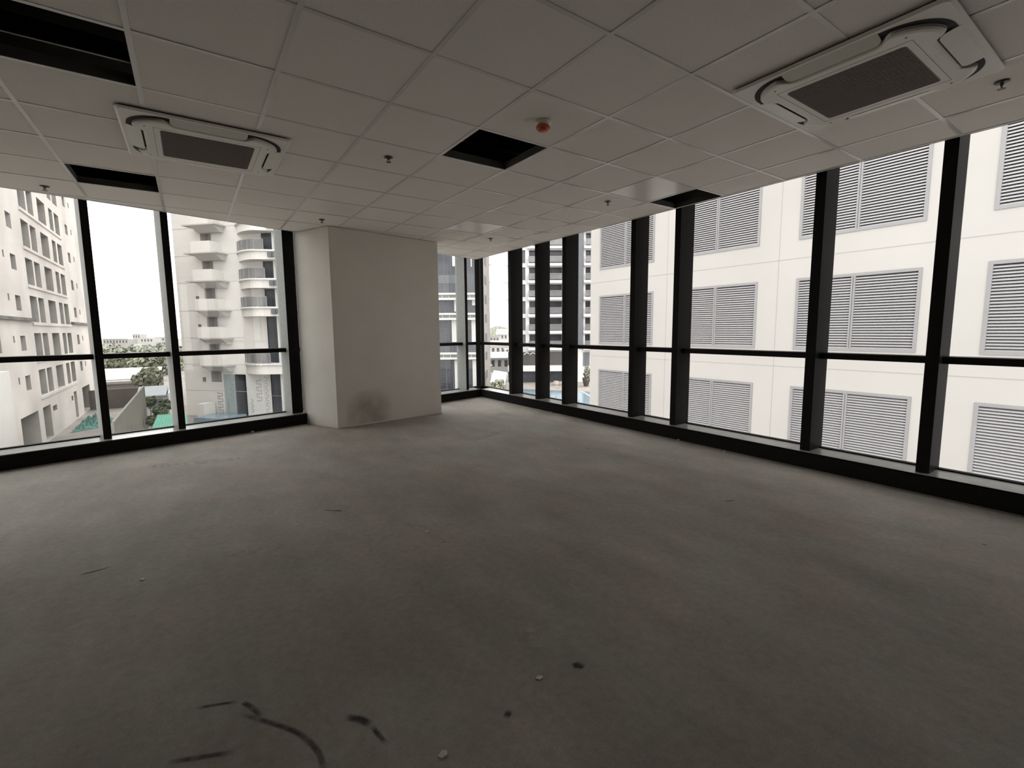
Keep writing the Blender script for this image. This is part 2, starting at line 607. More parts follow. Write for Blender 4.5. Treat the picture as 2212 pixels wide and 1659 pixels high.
# corner post where the two glazed walls meet
tc0 = t_at_x(XM + .0, LM)
MB().prism(lf(tc0 - .045, tc0 + .012, LM - .01, LM + .06), SILL, ZTOP).build('corner_post', 'alum', wr)
cg = lw(TRG, LG)
MB().box(cg.x - .02, cg.x + .04, cg.y - .03, cg.y + .03, SILL, ZTOP).build('corner_post', 'alum', wr)

# ------------------------------------------------------------------ plastered column
c_near, c_right, c_left = (1.067, 4.79), (2.705, 5.07), (.830, 5.40)
back = [lw(t_at_x(2.55, LG - .03), LG - .03), lw(t_at_x(.80, LG - .25), LG - .25)]
col = MB().prism([c_near, c_right, (2.50, 5.62), (.78, 5.50)], 0, H - .004)
colo = struct(col.build('column', 'plaster', bevel=.004))


# ------------------------------------------------------------------ marks that lie flat on a surface
def strip(pts, width, wid_fn=None):
    """flat ribbon along pts (xy), with a fade layer that is 1 on the spine and 0 on the edges and ends"""
    v, f, fd = [], [], []
    n = len(pts)
    for i, p in enumerate(pts):
        a_, b_ = pts[max(i - 1, 0)], pts[min(i + 1, n - 1)]
        d = Vector((b_[0] - a_[0], b_[1] - a_[1])).normalized()
        nrm = Vector((-d.y, d.x))
        ww = width * (wid_fn(i / (n - 1)) if wid_fn else 1)
        e = min(1, 4 * min(i, n - 1 - i) / (n - 1))
        for s, q in ((-1, 0), (-.35, 1), (.35, 1), (1, 0)):
            v.append((p[0] + nrm.x * ww * s, p[1] + nrm.y * ww * s, 0))
            fd.append(q * e)
    for i in range(n - 1):
        for k in range(3):
            f.append((i * 4 + k, i * 4 + k + 1, (i + 1) * 4 + k + 1, (i + 1) * 4 + k))
    me = bpy.data.meshes.new('mark')
    me.from_pydata(v, [], f)
    at_ = me.attributes.new('fade', 'FLOAT', 'POINT')
    at_.data.foreach_set('value', fd)
    return me


def smooth_path(px, n=24):
    """pixel polyline on the floor -> resampled xy points"""
    P = [onz(x, y, 0) for x, y in px]
    out = []
    for i in range(n):
        s = i / (n - 1) * (len(P) - 1)
        k = min(int(s), len(P) - 2)
        t = s - k
        p0, p1, p2, p3 = P[max(k - 1, 0)], P[k], P[k + 1], P[min(k + 2, len(P) - 1)]
        q = .5 * ((2 * p1) + (p2 - p0) * t + (2 * p0 - 5 * p1 + 4 * p2 - p3) * t * t + (3 * p1 - p0 - 3 * p2 + p3) * t ** 3)
        out.append((q.x, q.y))
    return out


for px, wd, mk in (
        ([(515, 1541), (570, 1557), (625, 1575), (660, 1595), (690, 1630), (702, 1690)], .012, 'scuff'),
        ([(420, 1531), (470, 1522), (512, 1516)], .008, 'scuff'),
        ([(524, 1517), (545, 1530), (566, 1549)], .012, 'scuff'),
        ([(360, 1648), (410, 1640), (460, 1632), (510, 1624)], .012, 'scuff'),
        ([(742, 1551), (775, 1553), (802, 1567)], .018, 'scuff'),
        ([(802, 1567), (820, 1590), (835, 1605)], .010, 'scuff'),
        ([(172, 1242), (205, 1234), (240, 1224)], .010, 'scuff'),
        ([(700, 1102), (722, 1103), (740, 1104)], .014, 'scuff'),
        ([(1235, 1440), (1250, 1437), (1262, 1443)], .020, 'scuff'),
        ([(1565, 1083), (1578, 1082), (1590, 1081)], .010, 'scuff'),
        ([(2120, 1175), (2132, 1178)], .014, 'scuff'),
        ([(1265, 968), (1275, 969)], .016, 'scuff'),
        ([(1090, 1540), (1105, 1545)], .020, 'scuff'),
        ([(1510, 1525), (1497, 1560), (1480, 1600), (1465, 1640)], .035, 'chalk'),
        ([(1185, 1335), (1160, 1350), (1148, 1370), (1140, 1395)], .05, 'chalk'),
        ([(1090, 930), (1040, 945), (1000, 950)], .10, 'chalk'),
        ([(640, 1170), (560, 1190), (470, 1200)], .05, 'chalk'),
        ([(300, 1010), (420, 1000), (560, 985)], .10, 'chalk'),
        ([(870, 1130), (930, 1150), (960, 1175)], .04, 'chalk')):
    me = strip(smooth_path(px), wd)
    me.materials.append(MT[mk])
    obj('scuff_mark' if mk == 'scuff' else 'plaster_smear', me, floor, (0, 0, .0012 if mk == 'scuff' else .0008))
# damp smudge low on the front of the column
e0, e1 = Vector((*c_near, 0)), Vector((*c_right, 0))
ed = (e1 - e0).normalized()
me = bpy.data.meshes.new('damp_smudge')
vv, ff, fd = [], [], []
NU, NV = 14, 10
nrm = Vector((ed.y, -ed.x, 0))
for jv in range(NV + 1):
    for iu in range(NU + 1):
        s, z = .10 + .72 * iu / NU, .02 + .48 * jv / NV
        p = e0 + ed * s + nrm * .0015
        vv.append((p.x, p.y, z))
        ru, rv = (iu / NU - .5) * 2, (jv / NV - .35) * 1.55
        fd.append(max(0, 1 - (ru * ru) ** 1.2 - (rv * rv) ** 1.2) ** .8 * .42)
for jv in range(NV):
    for iu in range(NU):
        k = jv * (NU + 1) + iu
        ff.append((k, k + 1, k + NU + 2, k + NU + 1))
me.from_pydata(vv, [], ff)
me.attributes.new('fade', 'FLOAT', 'POINT').data.foreach_set('value', fd)
me.materials.append(MT['plaster_dirty'])
obj('damp_smudge', me, colo)


# loose chips and crumbs on the floor
def chip(px, size, name, label, cat, group=None, h=.004):
    p = onz(px[0], px[1], 0)
    k = random.randint(5, 7)
    an = sorted(random.uniform(0, 6.28) for _ in range(k))
    poly = [(math.cos(a_) * size * random.uniform(.7, 1.1), math.sin(a_) * size * random.uniform(.5, .8)) for a_ in [2 * math.pi * q / k for q in range(k)]]
    o = MB().prism(poly, 0, h).build(name, 'chip', None, loc=(p.x, p.y, 0), rz=random.uniform(0, 3))
    return tag(o, label, cat, group)


chip((958, 1630), .020, 'paint_chip', 'pale paint chip beside the long curved black scuff on the floor', 'debris')
chip((1166, 1465), .018, 'paint_chip', 'pale paint chip near the small dark scuff and chalky smear mid floor', 'debris')
chip((308, 1252), .016, 'paint_chip', 'yellowish paint chip lying at the end of the floor crack line', 'debris')
chip((643, 1134), .012, 'paint_chip', 'tiny pale paint chip on the floor in front of the white column', 'debris')
for px in [(1085, 868), (1098, 872), (1152, 884), (1190, 891), (1330, 919), (1360, 925), (1465, 951), (1565, 975), (432, 949), (545, 933), (1012, 868)]:
    q = onz(px[0], px[1], 0)
    chip((px[0], px[1] + 1), random.uniform(.012, .026), 'mortar_crumb', 'small pale mortar crumb lying along the foot of the window kerb', 'debris',
         'mortar crumbs along the window kerbs', h=random.uniform(.008, .018))


# ------------------------------------------------------------------ ceiling air conditioners
def rsquare(hs, r, n=8):
    out = []
    for cx, cy, a0 in ((1, 1, 0), (-1, 1, 90), (-1, -1, 180), (1, -1, 270)):
        for i in range(n + 1):
            a_ = math.radians(a0 + 90 * i / n)
            out.append((cx * (hs - r) + r * math.cos(a_), cy * (hs - r) + r * math.sin(a_)))
    return out


def body_outline(n=240):
    """rounded square with wide corners, scooped on each side for the air vane"""
    out = []
    hs, rr = .412, .19
    for i in range(n):
        a_ = 2 * math.pi * i / n
        c, s_ = math.cos(a_), math.sin(a_)
        # distance to a rounded square along this direction, by bisection
        lo, hi = .3, .62
        for _ in range(26):
            md = (lo + hi) / 2
            qx, qy = max(abs(c) * md - (hs - rr), 0), max(abs(s_) * md - (hs - rr), 0)
            if max(abs(c), abs(s_)) * md <= hs and math.hypot(qx, qy) <= rr:
                lo = md
            else:
                hi = md
        x, y = lo * c, lo * s_
        mn = min(abs(x), abs(y))
        k = 1 / (1 + math.exp((mn - .222) / .011))        # 1 in the middle of a side
        q = hs - .055 * k
        if abs(x) >= abs(y):
            x = math.copysign(min(abs(x), q), x)
        else:
            y = math.copysign(min(abs(y), q), y)
        out.append((x, y))
    return out


def air_conditioner(loc, label):
    o = thing('ceiling_air_conditioner', label, 'air conditioner', (loc[0], loc[1], H - .003))
    # added dark ring painting the shadow line at the ceiling, then the stepped plate hanging under the tiles
    MB().prism(rsquare(.466, .03), -.009, .0).build('shadow_ring', 'ac_dark', o)
    pm = MB()
    a_, b_ = rsquare(.475, .03), rsquare(.462, .03)
    nA = len(a_)
    pm.v += [(x, y, -.008) for x, y in a_] + [(x, y, -.012) for x, y in a_] + [(x, y, -.020) for x, y in b_]
    for k in range(2):
        for i in range(nA):
            j = (i + 1) % nA
            pm.f.append((k * nA + j, k * nA + i, (k + 1) * nA + i, (k + 1) * nA + j))
            pm.mi.append(0)
    pm.f.append(tuple(2 * nA + i for i in reversed(range(nA))))
    pm.f.append(tuple(range(nA)))
    pm.mi += [0, 0]
    pm.build('panel', 'ac', o)
    # dark air channel following the swelling body
    ch = rsquare(.437, .20, 14)
    MB().prism(ch, -.0215, -.0195).build('air_channel', 'ac_dark', o)
    bo = body_outline()
    bm_ = MB()
    n = len(bo)
    rings = [(1.0, -.0215), (1.0, -.034), (.985, -.040), (.955, -.043)]
    for s, z in rings:
        bm_.v += [(x * s, y * s, z) for x, y in bo]
    for k in range(len(rings) - 1):
        for i in range(n):
            j = (i + 1) % n
            bm_.f.append((k * n + j, k * n + i, (k + 1) * n + i, (k + 1) * n + j))
            bm_.mi.append(0)
    bm_.f.append(tuple(3 * n + i for i in reversed(range(n))))
    bm_.mi.append(0)
    bd = bm_.build('body', 'ac', o)
    # four air vanes: flaps with rounded inner corners, hinged at the outer edge
    for k in range(4):
        vm = MB()
        L, yi, yo, r_ = .212, .367, .446, .035
        pl_ = [(L, yo), (-L, yo)]
        for i in range(7):
            an = math.pi + math.pi / 2 * i / 6
            pl_.append((-L + r_ + r_ * math.cos(an), yi + r_ + r_ * math.sin(an)))
        for i in range(7):
            an = 1.5 * math.pi + math.pi / 2 * i / 6
            pl_.append((L - r_ + r_ * math.cos(an), yi + r_ + r_ * math.sin(an)))
        n_ = len(pl_)
        zb = lambda y: -.0205 - .0185 * (yo - y) / (yo - yi)
        vm.v += [(x, y, zb(y)) for x, y in pl_] + [(x, y, zb(y) + .004) for x, y in pl_]
        vm.f.append(tuple(range(n_)))
        vm.f.append(tuple(reversed(range(n_, 2 * n_))))
        vm.mi += [0, 0]
        for i in range(n_):
            j_ = (i + 1) % n_
            vm.f.append((i, n_ + i, n_ + j_, j_))
            vm.mi.append(0)
        vm.build('air_vane', 'ac', o, rz=k * math.pi / 2)
    # grille panel seam and the mesh intake
    sm = MB()
    for x0, x1, y0, y1 in ((-.302, .302, .300, .302), (-.302, .302, -.302, -.300), (-.302, -.300, -.302, .302), (.300, .302, -.302, .302)):
        sm.box(x0, x1, y0, y1, -.0436, -.0425)
    sm.build('grille_seam', 'ac_seam', o)
    gm = MB().prism(rsquare(.268, .02), -.0445, -.042)
    go = gm.build('intake_grille', 'ac_grille', o)
    bars = MB()
    for k in range(-13, 14):
        bars.box(-.262, .262, k * .0195 - .0012, k * .0195 + .0012, -.0462, -.0444)
        bars.box(k * .0195 - .0012, k * .0195 + .0012, -.262, .262, -.0460, -.0444)
    tag(bars.build('grille_lattice', 'ac_grille', go), kind='stuff')
    for x, y in ((.345, .29), (.345, -.29), (-.345, .29), (-.345, -.29)):
        MB().tube((x, y, -.0445), (x, y, -.042), .005, seg=10).build('latch', 'ac_seam', o)
    return o


air_conditioner(AC_SPOTS[0], 'cream four-way ceiling air conditioner between two missing ceiling tiles')
air_conditioner(AC_SPOTS[1], 'cream four-way ceiling air conditioner beside the windows facing the louvred building')


# ------------------------------------------------------------------ sprinkler heads and detector
def sprinkler(px, label):
    p = onz(px[0], px[1] - 2, H)
    o = thing('sprinkler_head', label, 'sprinkler', (p.x, p.y, H - .003), group='sprinkler heads in the tiled ceiling')
    MB().lathe((0, 0, 0), [(.0, .001), (.036, .001), (.038, -.003), (.030, -.008), (.014, -.010), (.0, -.010)], 18).build('escutcheon', 'brass', o, smooth=True)
    o.scale = (.9, .9, .64)
    MB().tube((0, 0, -.009), (0, 0, -.030), .010, .008).build('stem', 'brass', o)
    for s in (-1, 1):
        MB().tube((s * .009, 0, -.028), (s * .013, 0, -.042), .0025, seg=6).tube((s * .013, 0, -.042), (0, 0, -.055), .0025, seg=6).build('frame_arm', 'brass', o)
    MB().tube((0, 0, -.030), (0, 0, -.053), .0025, seg=8).build('glass_bulb', 'orange', o)
    df = MB()
    for k in range(12):
        a0_, a1_ = 2 * math.pi * (k - .32) / 12, 2 * math.pi * (k + .32) / 12
        df.prism([(math.cos(a0_) * .006, math.sin(a0_) * .006), (math.cos(a0_) * .021, math.sin(a0_) * .021),
                  (math.cos(a1_) * .021, math.sin(a1_) * .021), (math.cos(a1_) * .006, math.sin(a1_) * .006)], -.0575, -.056)
    df.lathe((0, 0, 0), [(.0, -.0555), (.008, -.0555), (.008, -.058), (0, -.058)], 12)
    df.build('deflector', 'brass', o)
    return o


sprinkler((839, 341), 'small dark sprinkler head between the air conditioner and the square ceiling opening')
sprinkler((96, 404), 'small dark sprinkler head by the ceiling opening nearest the raw concrete building')
sprinkler((695, 476), 'small dark sprinkler head just in front of the white column')
sprinkler((1060, 517), 'small dark sprinkler head near the corner where the two glazed walls meet')
sprinkler((1313, 437), 'small dark sprinkler head beside the glossy pale tile by the window edge')
sprinkler((2165, 178), 'small dark sprinkler head next to the air conditioner facing the louvred building')

p = onz(1173, 262, H)
o = thing('smoke_detector', 'white ceiling detector under an orange dust cap beside the square ceiling opening', 'smoke detector', (p.x, p.y, H - .003))
MB().lathe((0, 0, 0), [(0, .001), (.050, .001), (.052, -.010), (.046, -.020), (.036, -.026), (0, -.026)], 24).build('base', 'ac', o, smooth=True)
MB().lathe((0, 0, 0), [(0, -.0255), (.040, -.0255), (.043, -.030), (.0415, -.046), (.034, -.056), (.020, -.060), (0, -.061)], 24).build('dust_cap', 'orange', o, smooth=True)
for k in range(10):
    a_ = 2 * math.pi * k / 10
    MB().box(.0395, .0445, -.003, .003, -.046, -.030).build('cap_rib', 'orange', o, rz=a_)

# ================================================================== OUTDOORS
GZ = -7.95
gp = MB().quad((-700, 20, GZ), (700, 20, GZ), (700, 900, GZ), (-700, 900, GZ)).quad((4.6, -60, GZ), (700, -60, GZ), (700, 20, GZ), (4.6, 20, GZ)).quad((-700, 7, GZ), (4.6, 7, GZ), (4.6, 20, GZ), (-700, 20, GZ))
struct(gp.build('ground', 'ground'))


def wall_holes(x0, x1, z0, z1, holes, y=0.0, m=0):
    """front wall in the plane y with rectangular holes (x0,x1,z0,z1)"""
    xs = sorted({x0, x1, *[min(max(h[k], x0), x1) for h in holes for k in (0, 1)]})
    zs = sorted({z0, z1, *[min(max(h[k], z0), z1) for h in holes for k in (2, 3)]})
    b = MB()
    for i in range(len(xs) - 1):
        for j in range(len(zs) - 1):
            cx, cz = (xs[i] + xs[i + 1]) / 2, (zs[j] + zs[j + 1]) / 2
            if any(h[0] < cx < h[1] and h[2] < cz < h[3] for h in holes):
                continue
            b.quad((xs[i], y, zs[j]), (xs[i + 1], y, zs[j]), (xs[i + 1], y, zs[j + 1]), (xs[i], y, zs[j + 1]), m=m)
    return b


def recess(h, d, y=0.0, mi=(0, 0)):
    """five inner faces of an opening; the back face takes the second material"""
    x0, x1, z0, z1 = h
    b = MB()
    b.quad((x0, y, z0), (x0, y + d, z0), (x0, y + d, z1), (x0, y, z1), m=mi[0])
    b.quad((x1, y, z0), (x1, y, z1), (x1, y + d, z1), (x1, y + d, z0), m=mi[0])
    b.quad((x0, y, z0), (x1, y, z0), (x1, y + d, z0), (x0, y + d, z0), m=mi[0])
    b.quad((x0, y, z1), (x0, y + d, z1), (x1, y + d, z1), (x1, y, z1), m=mi[0])
    b.quad((x0, y + d, z0), (x1, y + d, z0), (x1, y + d, z1), (x0, y + d, z1), m=mi[1])
    return b


# ------------------------------------------------------------------ white building with louvres, across the gap
XF = 14.0
ZB = -9.0
fo = Frame((XF, 13.65), (0, -1))           # local x runs towards -y, y into the building (+x)
LB = thing('louvred_building', 'cream panelled building with rows of grey louvred openings opposite the glazed wall', 'building',
           (XF, 13.65, GZ), fo.rz)
Z0 = -GZ
PITCH_Z, PITCH_U = 3.13, 4.015
wins = []
for k in range(10):
    u0 = .55 + PITCH_U * k
    for r in range(-3, 5):
        zb = .68 + PITCH_Z * r
        wins.append((u0, u0 + 2.87, zb + Z0, zb + 2.045 + Z0, k, r))
wins = [q for q in wins if q[2] > .3]
b = wall_holes(0, 40, 0, 22 + Z0, [q[:4] for q in wins])
b.quad((0, 0, 0), (0, 0, 22 + Z0), (0, 14, 22 + Z0), (0, 14, 0))
b.quad((0, 0, 22 + Z0), (40, 0, 22 + Z0), (40, 14, 22 + Z0), (0, 14, 22 + Z0))
b.quad((40, 0, 0), (40, 14, 0), (40, 14, 22 + Z0), (40, 0, 22 + Z0))
b.quad((0, 14, 0), (0, 14, 22 + Z0), (40, 14, 22 + Z0), (40, 14, 0))
b.build('wall', 'cream', LB)
for r in range(-1, 5):                     # horizontal and vertical panel joints, thin sealant beads
    z = .165 + PITCH_Z * r + Z0
    MB().box(0, 40, -.004, .0, z - .009, z + .009).build('panel_joint', 'joint', LB)
for k in range(9):
    u = 4.03 + PITCH_U * k
    MB().box(u - .008, u + .008, -.004, .0, 0, 22 + Z0).build('panel_joint', 'joint', LB)
SW = 1.315
sl_me = None
NS = 27
for (u0, u1, z0, z1, k, r) in wins:
    if k > 4 or r < -1 or r > 2:
        recess((u0, u1, z0, z1), .12, mi=(0, 0)).build('louvre_opening', ['louv'], LB)
        continue
    wn = recess((u0, u1, z0, z1), .16, mi=(0, 1)).build('louvre_opening', ['louv_frame', 'dark'], LB)
    fr = MB()
    fw_ = .075
    fr.box(u0, u1, -.02, .10, z0, z0 + fw_).box(u0, u1, -.02, .10, z1 - fw_, z1)
    fr.box(u0, u0 + fw_, -.02, .10, z0 + fw_, z1 - fw_).box(u1 - fw_, u1, -.02, .10, z0 + fw_, z1 - fw_)
    um = (u0 + u1) / 2
    fr.box(um - .05, um - .008, -.02, .10, z0 + fw_, z1 - fw_).box(um + .008, um + .05, -.02, .10, z0 + fw_, z1 - fw_).box(um - .008, um + .008, .0, .10, z0 + fw_, z1 - fw_)
    fr.build('frame', 'louv_frame', wn)
    ph = (z1 - z0 - 2 * fw_)
    pz = ph / NS
    single = k in (2, 3) and r in (-1, 0, 1) and not (k == 3 and False)
    for side in (0, 1):
        a_, c_ = (u0 + fw_, um - .05) if side == 0 else (um + .05, u1 - fw_)
        if single:
            if sl_me is None:
                L = (c_ - a_) / 2
                sm = MB()
                # blade: sloping outwards and down with a small front lip
                pr = [(.09, pz * .62), (.0, -.020), (.0, .014), (.004, .014), (.088, pz * .62 + .008)]
                n = len(pr)
                sm.v += [(-L, y, z) for y, z in pr] + [(L, y, z) for y, z in pr]
                for q in range(n):
                    s_ = (q + 1) % n
                    sm.f.append((q, s_, n + s_, n + q))
                    sm.mi.append(0)
                sl_me = sm.mesh('louvre_blade', 'louv')
            if k == 3 and side == 1:
                pass
            for s in range(NS):
                obj('louvre_blade', sl_me, wn, ((a_ + c_) / 2, .0, z0 + fw_ + pz * (s + .18)))
        else:
            sm = MB()
            for s in range(NS):
                zz = z0 + fw_ + pz * (s + .18)
                sm.quad((a_, .0, zz - .020), (c_, .0, zz - .020), (c_, .09, zz + pz * .62), (a_, .09, zz + pz * .62))
                sm.quad((a_, .0, zz - .020), (c_, .0, zz - .020), (c_, .0, zz + .014), (a_, .0, zz + .014))
                sm.quad((a_, .0, zz + .014), (c_, .0, zz + .014), (c_, .088, zz + pz * .62 + .008), (a_, .088, zz + pz * .62 + .008))
            tag(sm.build('louvre_blades', 'louv', wn), kind='stuff')

# ------------------------------------------------------------------ unfinished concrete block
CX = -11.0
ANNEX = 44.2
fc = Frame((CX, 0), (0, -1))
CB = thing('concrete_block', 'unfinished raw concrete apartment block with empty window openings', 'building', (CX, 30, GZ), math.pi / 2)
# local x = +y world measured from y=30, local y = -x world (into the block)
Y0 = 30.0
CH = []
for r in range(-2, 5):
    zt = 4.40 + 3.08 * r
    CH += [(49.65, 51.0, zt - 1.35, zt - .2), (47.85, 48.2, zt - .7, zt - .2), (71.85, 73.15, zt - 1.3, zt - .2), (75.0, 75.5, zt - .9, zt - .3),
           (53.7, 55.9, zt - 2.15, zt), (56.4, 58.3, zt - 2.15, zt), (59.95, 62.9, zt - 2.15, zt), (64.4, 66.0, zt - 2.15, zt), (66.7, 68.8, zt - 2.15, zt),
           (40.0, 42.5, zt - 2.15, zt), (43.2, 45.0, zt - 1.35, zt - .2)]
CH += [(47.2, 52.1, -7.8, -4.95), (53.6, 56.2, -7.8, -4.95), (57.0, 58.6, -5.75, -5.25), (65.2, 66.1, -5.75, -5.25), (66.6, 68.0, -7.8, -4.95), (71.4, 76.2, -7.8, -4.95)]
CH = [(a_ - Y0, b_ - Y0, c_ + Z0, d_ + Z0) for a_, b_, c_, d_ in CH]
Lc, Hc = 80.5 - Y0, 22 + Z0
# the wall, facing +x : local plane y=0, outside at -y
b = wall_holes(0, Lc, 0, Hc, CH)
b.quad((Lc, 0, 0), (Lc, 0, Hc), (Lc, 16, Hc), (Lc, 16, 0))
b.quad((0, 0, 0), (0, 16, 0), (0, 16, Hc), (0, 0, Hc))
b.quad((0, 0, Hc), (Lc, 0, Hc), (Lc, 16, Hc), (0, 16, Hc))
b.quad((0, 16, 0), (Lc, 16, 0), (Lc, 16, Hc), (0, 16, Hc))
b.build('wall', 'raw', CB)
for h in CH:
    big = (h[1] - h[0]) > 1.5
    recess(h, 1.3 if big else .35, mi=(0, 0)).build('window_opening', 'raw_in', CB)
for (a_, b_) in ((40, 53.4), (69.2, 80.5)):
    MB().box(a_ - Y0, b_ - Y0, -.28, .0, 2.28 + Z0, 2.52 + Z0).build('ledge', 'stain_shade', CB)
for r in (-2, -1, 0, 1, 2, 3):
    zt = 4.40 + 3.08 * r + Z0
    MB().box(53.5 - Y0, 69.0 - Y0, -.10, .0, zt - 2.42, zt - 2.18).build('floor_band', 'raw', CB)
MB().box(40 - Y0, ANNEX - Y0, -.4, .0, 0, 6.75).build('annex_wall', 'tower', CB)

# ------------------------------------------------------------------ pale tower with curved balconies
d1 = at(490, 720, 50)
u1v = (.663, -.749)
f1 = Frame((d1.x, d1.y), u1v)
TB = thing('balcony_tower', 'pale rounded apartment tower with curved white balconies and slim dark glazing', 'building', (d1.x, d1.y, GZ), f1.rz)


def c2(x, y, yo=0.0):
    u, z = f1.loc((370 + x / 6.38, 460 + y / 6.38), yo)
    return u, z + Z0


def c3(x, y, yo=0.0):
    u, z = f1.loc((370 + x / 6.911, 700 + y / 6.911), yo)
    return u, z + Z0


uL = c2(75, 1000)[0]
uR = c2(1475, 1000)[0]
uS = c2(275, 700)[0]                        # the left strip stands back a little
TH = 26 + Z0
lip_z = [c2(1100, y, -1.3)[1] for y in (510, 905, 1295)]
pz_ = (lip_z[0] - lip_z[2]) / 2
bay0, bay1, bayg = c2(905, 700, -.3)[0], c2(1452, 700, -1.0)[0], c2(1262, 700)[0]
rail_end = c2(1258, 830, -1.6)[0]
lb0, lb1 = c2(268, 480, -1.4)[0], c2(545, 480, -1.4)[0]
slab_z = [c2(420, y, -1.2)[1] for y in (155, 548, 935, 1338)]
pzl = (slab_z[0] - slab_z[3]) / 3
holes = []
rec0, rec1 = c2(428, 720)[0], c2(575, 720)[0]
wn0, wn1 = c2(305, 770)[0], c2(352, 770)[0]
lev = [slab_z[0] + pzl * k for k in (2, 1)] + slab_z + [slab_z[3] - pzl, slab_z[3] - 2 * pzl]
for z in lev:
    holes.append((rec0, rec1, z - 2.0 * pzl / 3, z - .32))
    holes.append((wn0, wn1, z - 1.95, z - 1.45))
lev_r = [lip_z[0] + pz_ * k for k in (3, 2, 1)] + lip_z
for z in lev_r:
    holes.append((c2(960, 700)[0], bayg - .05, z + .05, z + 1.05))
ent = (c3(960, 900)[0], c3(1128, 900)[0], .05, c3(1050, 752)[1])
zlow = c3(1300, 585, -1.0)[1]
holes.append((c2(960, 700)[0], bayg - .05, zlow + .05, zlow + 1.05))
b = wall_holes(uL, bayg, 0, TH, holes + [ent])
b.quad((uL, 0, 0), (uL, 14, 0), (uL, 14, TH), (uL, 0, TH))
b.quad((uL, 0, TH), (uR + 4, 0, TH), (uR + 4, 14, TH), (uL, 14, TH))
b.quad((uR + 4, 0, 0), (uR + 4, 0, TH), (uR + 4, 14, TH), (uR + 4, 14, 0))
b.quad((uL, 14, 0), (uR + 4, 14, 0), (uR + 4, 14, TH), (uL, 14, TH))
b.build('wall', 'tower', TB)
for h in holes:
    wide = h[1] - h[0] > 3
    isbay = h[0] >= c2(950, 700)[0]
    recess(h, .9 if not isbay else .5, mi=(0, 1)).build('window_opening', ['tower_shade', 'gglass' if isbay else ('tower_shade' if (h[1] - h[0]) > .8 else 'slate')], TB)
recess(ent, 1.2, mi=(0, 1)).build('entrance_recess', ['slate', 'dglass'], TB)
# dark glazed strip on the right of the tower with its white edge fin
gs = MB()
gs.quad((bayg, .05, 0), (uR - .25, .05, 0), (uR - .25, .05, TH), (bayg, .05, TH))
gs.build('glazed_strip', 'dglass', TB)
for z in lev_r + [zlow, zlow - 3.0, zlow - 6.0]:
    MB().box(bayg, uR - .25, .0, .06, z - .55, z - .45).build('strip_transom', 'slate', TB)
MB().box(uR - .25, uR - .05, -.25, .3, 0, TH).build('edge_fin', 'white', TB)
MB().box(uR - .05, uR + 4, .1, .3, 0, TH).build('side_glazing', 'dglass', TB)
# hairline joints
for z in slab_z + [slab_z[3] - pzl, slab_z[3] - 2 * pzl, slab_z[3] - 3 * pzl, slab_z[3] - 4 * pzl]:
    MB().box(uL, bay0, -.02, .0, z - .03, z + .01).build('joint_line', 'tower_shade', TB)
# left balconies: thin slab, beam under it, solid parapet over it
for z in lev:
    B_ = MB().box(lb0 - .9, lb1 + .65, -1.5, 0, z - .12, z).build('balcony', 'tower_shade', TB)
    cb_ = MB()                               # corbelled underside, its front face leaning back
    x0_, x1_ = lb0 + .05, lb1 + .45
    cb_.quad((x0_, -1.42, z - .12), (x0_ + .1, -.55, z - .70), (x1_ - .1, -.55, z - .70), (x1_, -1.42, z - .12))
    cb_.quad((x0_, -1.42, z - .12), (x0_, 0, z - .12), (x0_ + .1, 0, z - .70), (x0_ + .1, -.55, z - .70))
    cb_.quad((x1_, -1.42, z - .12), (x1_ - .1, -.55, z - .70), (x1_ - .1, 0, z - .70), (x1_, 0, z - .12))
    cb_.quad((x0_ + .1, -.55, z - .70), (x0_ + .1, 0, z - .70), (x1_ - .1, 0, z - .70), (x1_ - .1, -.55, z - .70))
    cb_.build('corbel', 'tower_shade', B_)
    MB().box(lb0, lb1 - .1, -1.45, -1.33, z, z + 1.12).box(lb0, lb0 + .12, -1.33, 0, z, z + 1.12).box(lb1 - .22, lb1 - .1, -1.33, 0, z, z + 1.12).build('parapet', 'tower', B_)


def bay_poly(off, out=1.6, n=14):
    """plan of a curved balcony: sweeps out of the wall on the left and runs flat to the right edge"""
    w_ = bay1 - bay0
    pts_ = []
    for i in range(n + 1):
        s = i / n
        u = bay0 - off + (w_ + off - .1) * s
        y = -(out + off) * (math.sin(min(1, s / .62) * math.pi / 2) ** .75) if s > 0 else 0
        if s > .62:
            y = -(out + off) + (s - .62) / .38 * .55 * out
        pts_.append((u, y))
    return [(bay1 - .1, 0)][::-1] and (pts_ + [(bay1 - .1, 0)])


def ring(poly):
    return poly


for z in lev_r + [zlow]:
    low = z == zlow
    B_ = MB().prism(bay_poly(.22), z - .16, z).build('curved_balcony', 'white', TB)
    MB().prism(bay_poly(.0), z - (.95 if not low else 1.1), z - .16).build('curved_apron', 'tower', B_)
    # railing: glass panels between posts
    pl = [q for q in bay_poly(.05) if q[0] < rail_end][1:]
    for (p0, p1) in zip(pl, pl[1:]):
        MB().quad((p0[0], p0[1], z + .06), (p1[0], p1[1], z + .06), (p1[0], p1[1], z + .95), (p0[0], p0[1], z + .95)).build('rail_panel', 'gglass', B_)
    rl = MB()
    for (p0, p1) in zip(pl, pl[1:]):
        rl.tube((p0[0], p0[1], z + 1.0), (p1[0], p1[1], z + 1.0), .035, seg=6)
    rl.build('handrail', 'louv', B_)
    for q in pl[::2]:
        MB().box(q[0] - .03, q[0] + .03, q[1] - .03, q[1] + .03, z, z + 1.0).build('rail_post', 'louv', B_)
    if not low:
        for s in (0, 1):
            x = c2(1325, 600, -1.2)[0] + s * .62
            yy = -1.75
            MB().box(x, x + .46, -1.22, -.9, z - .72, z - .26).build('vent_grille', 'slate', B_)
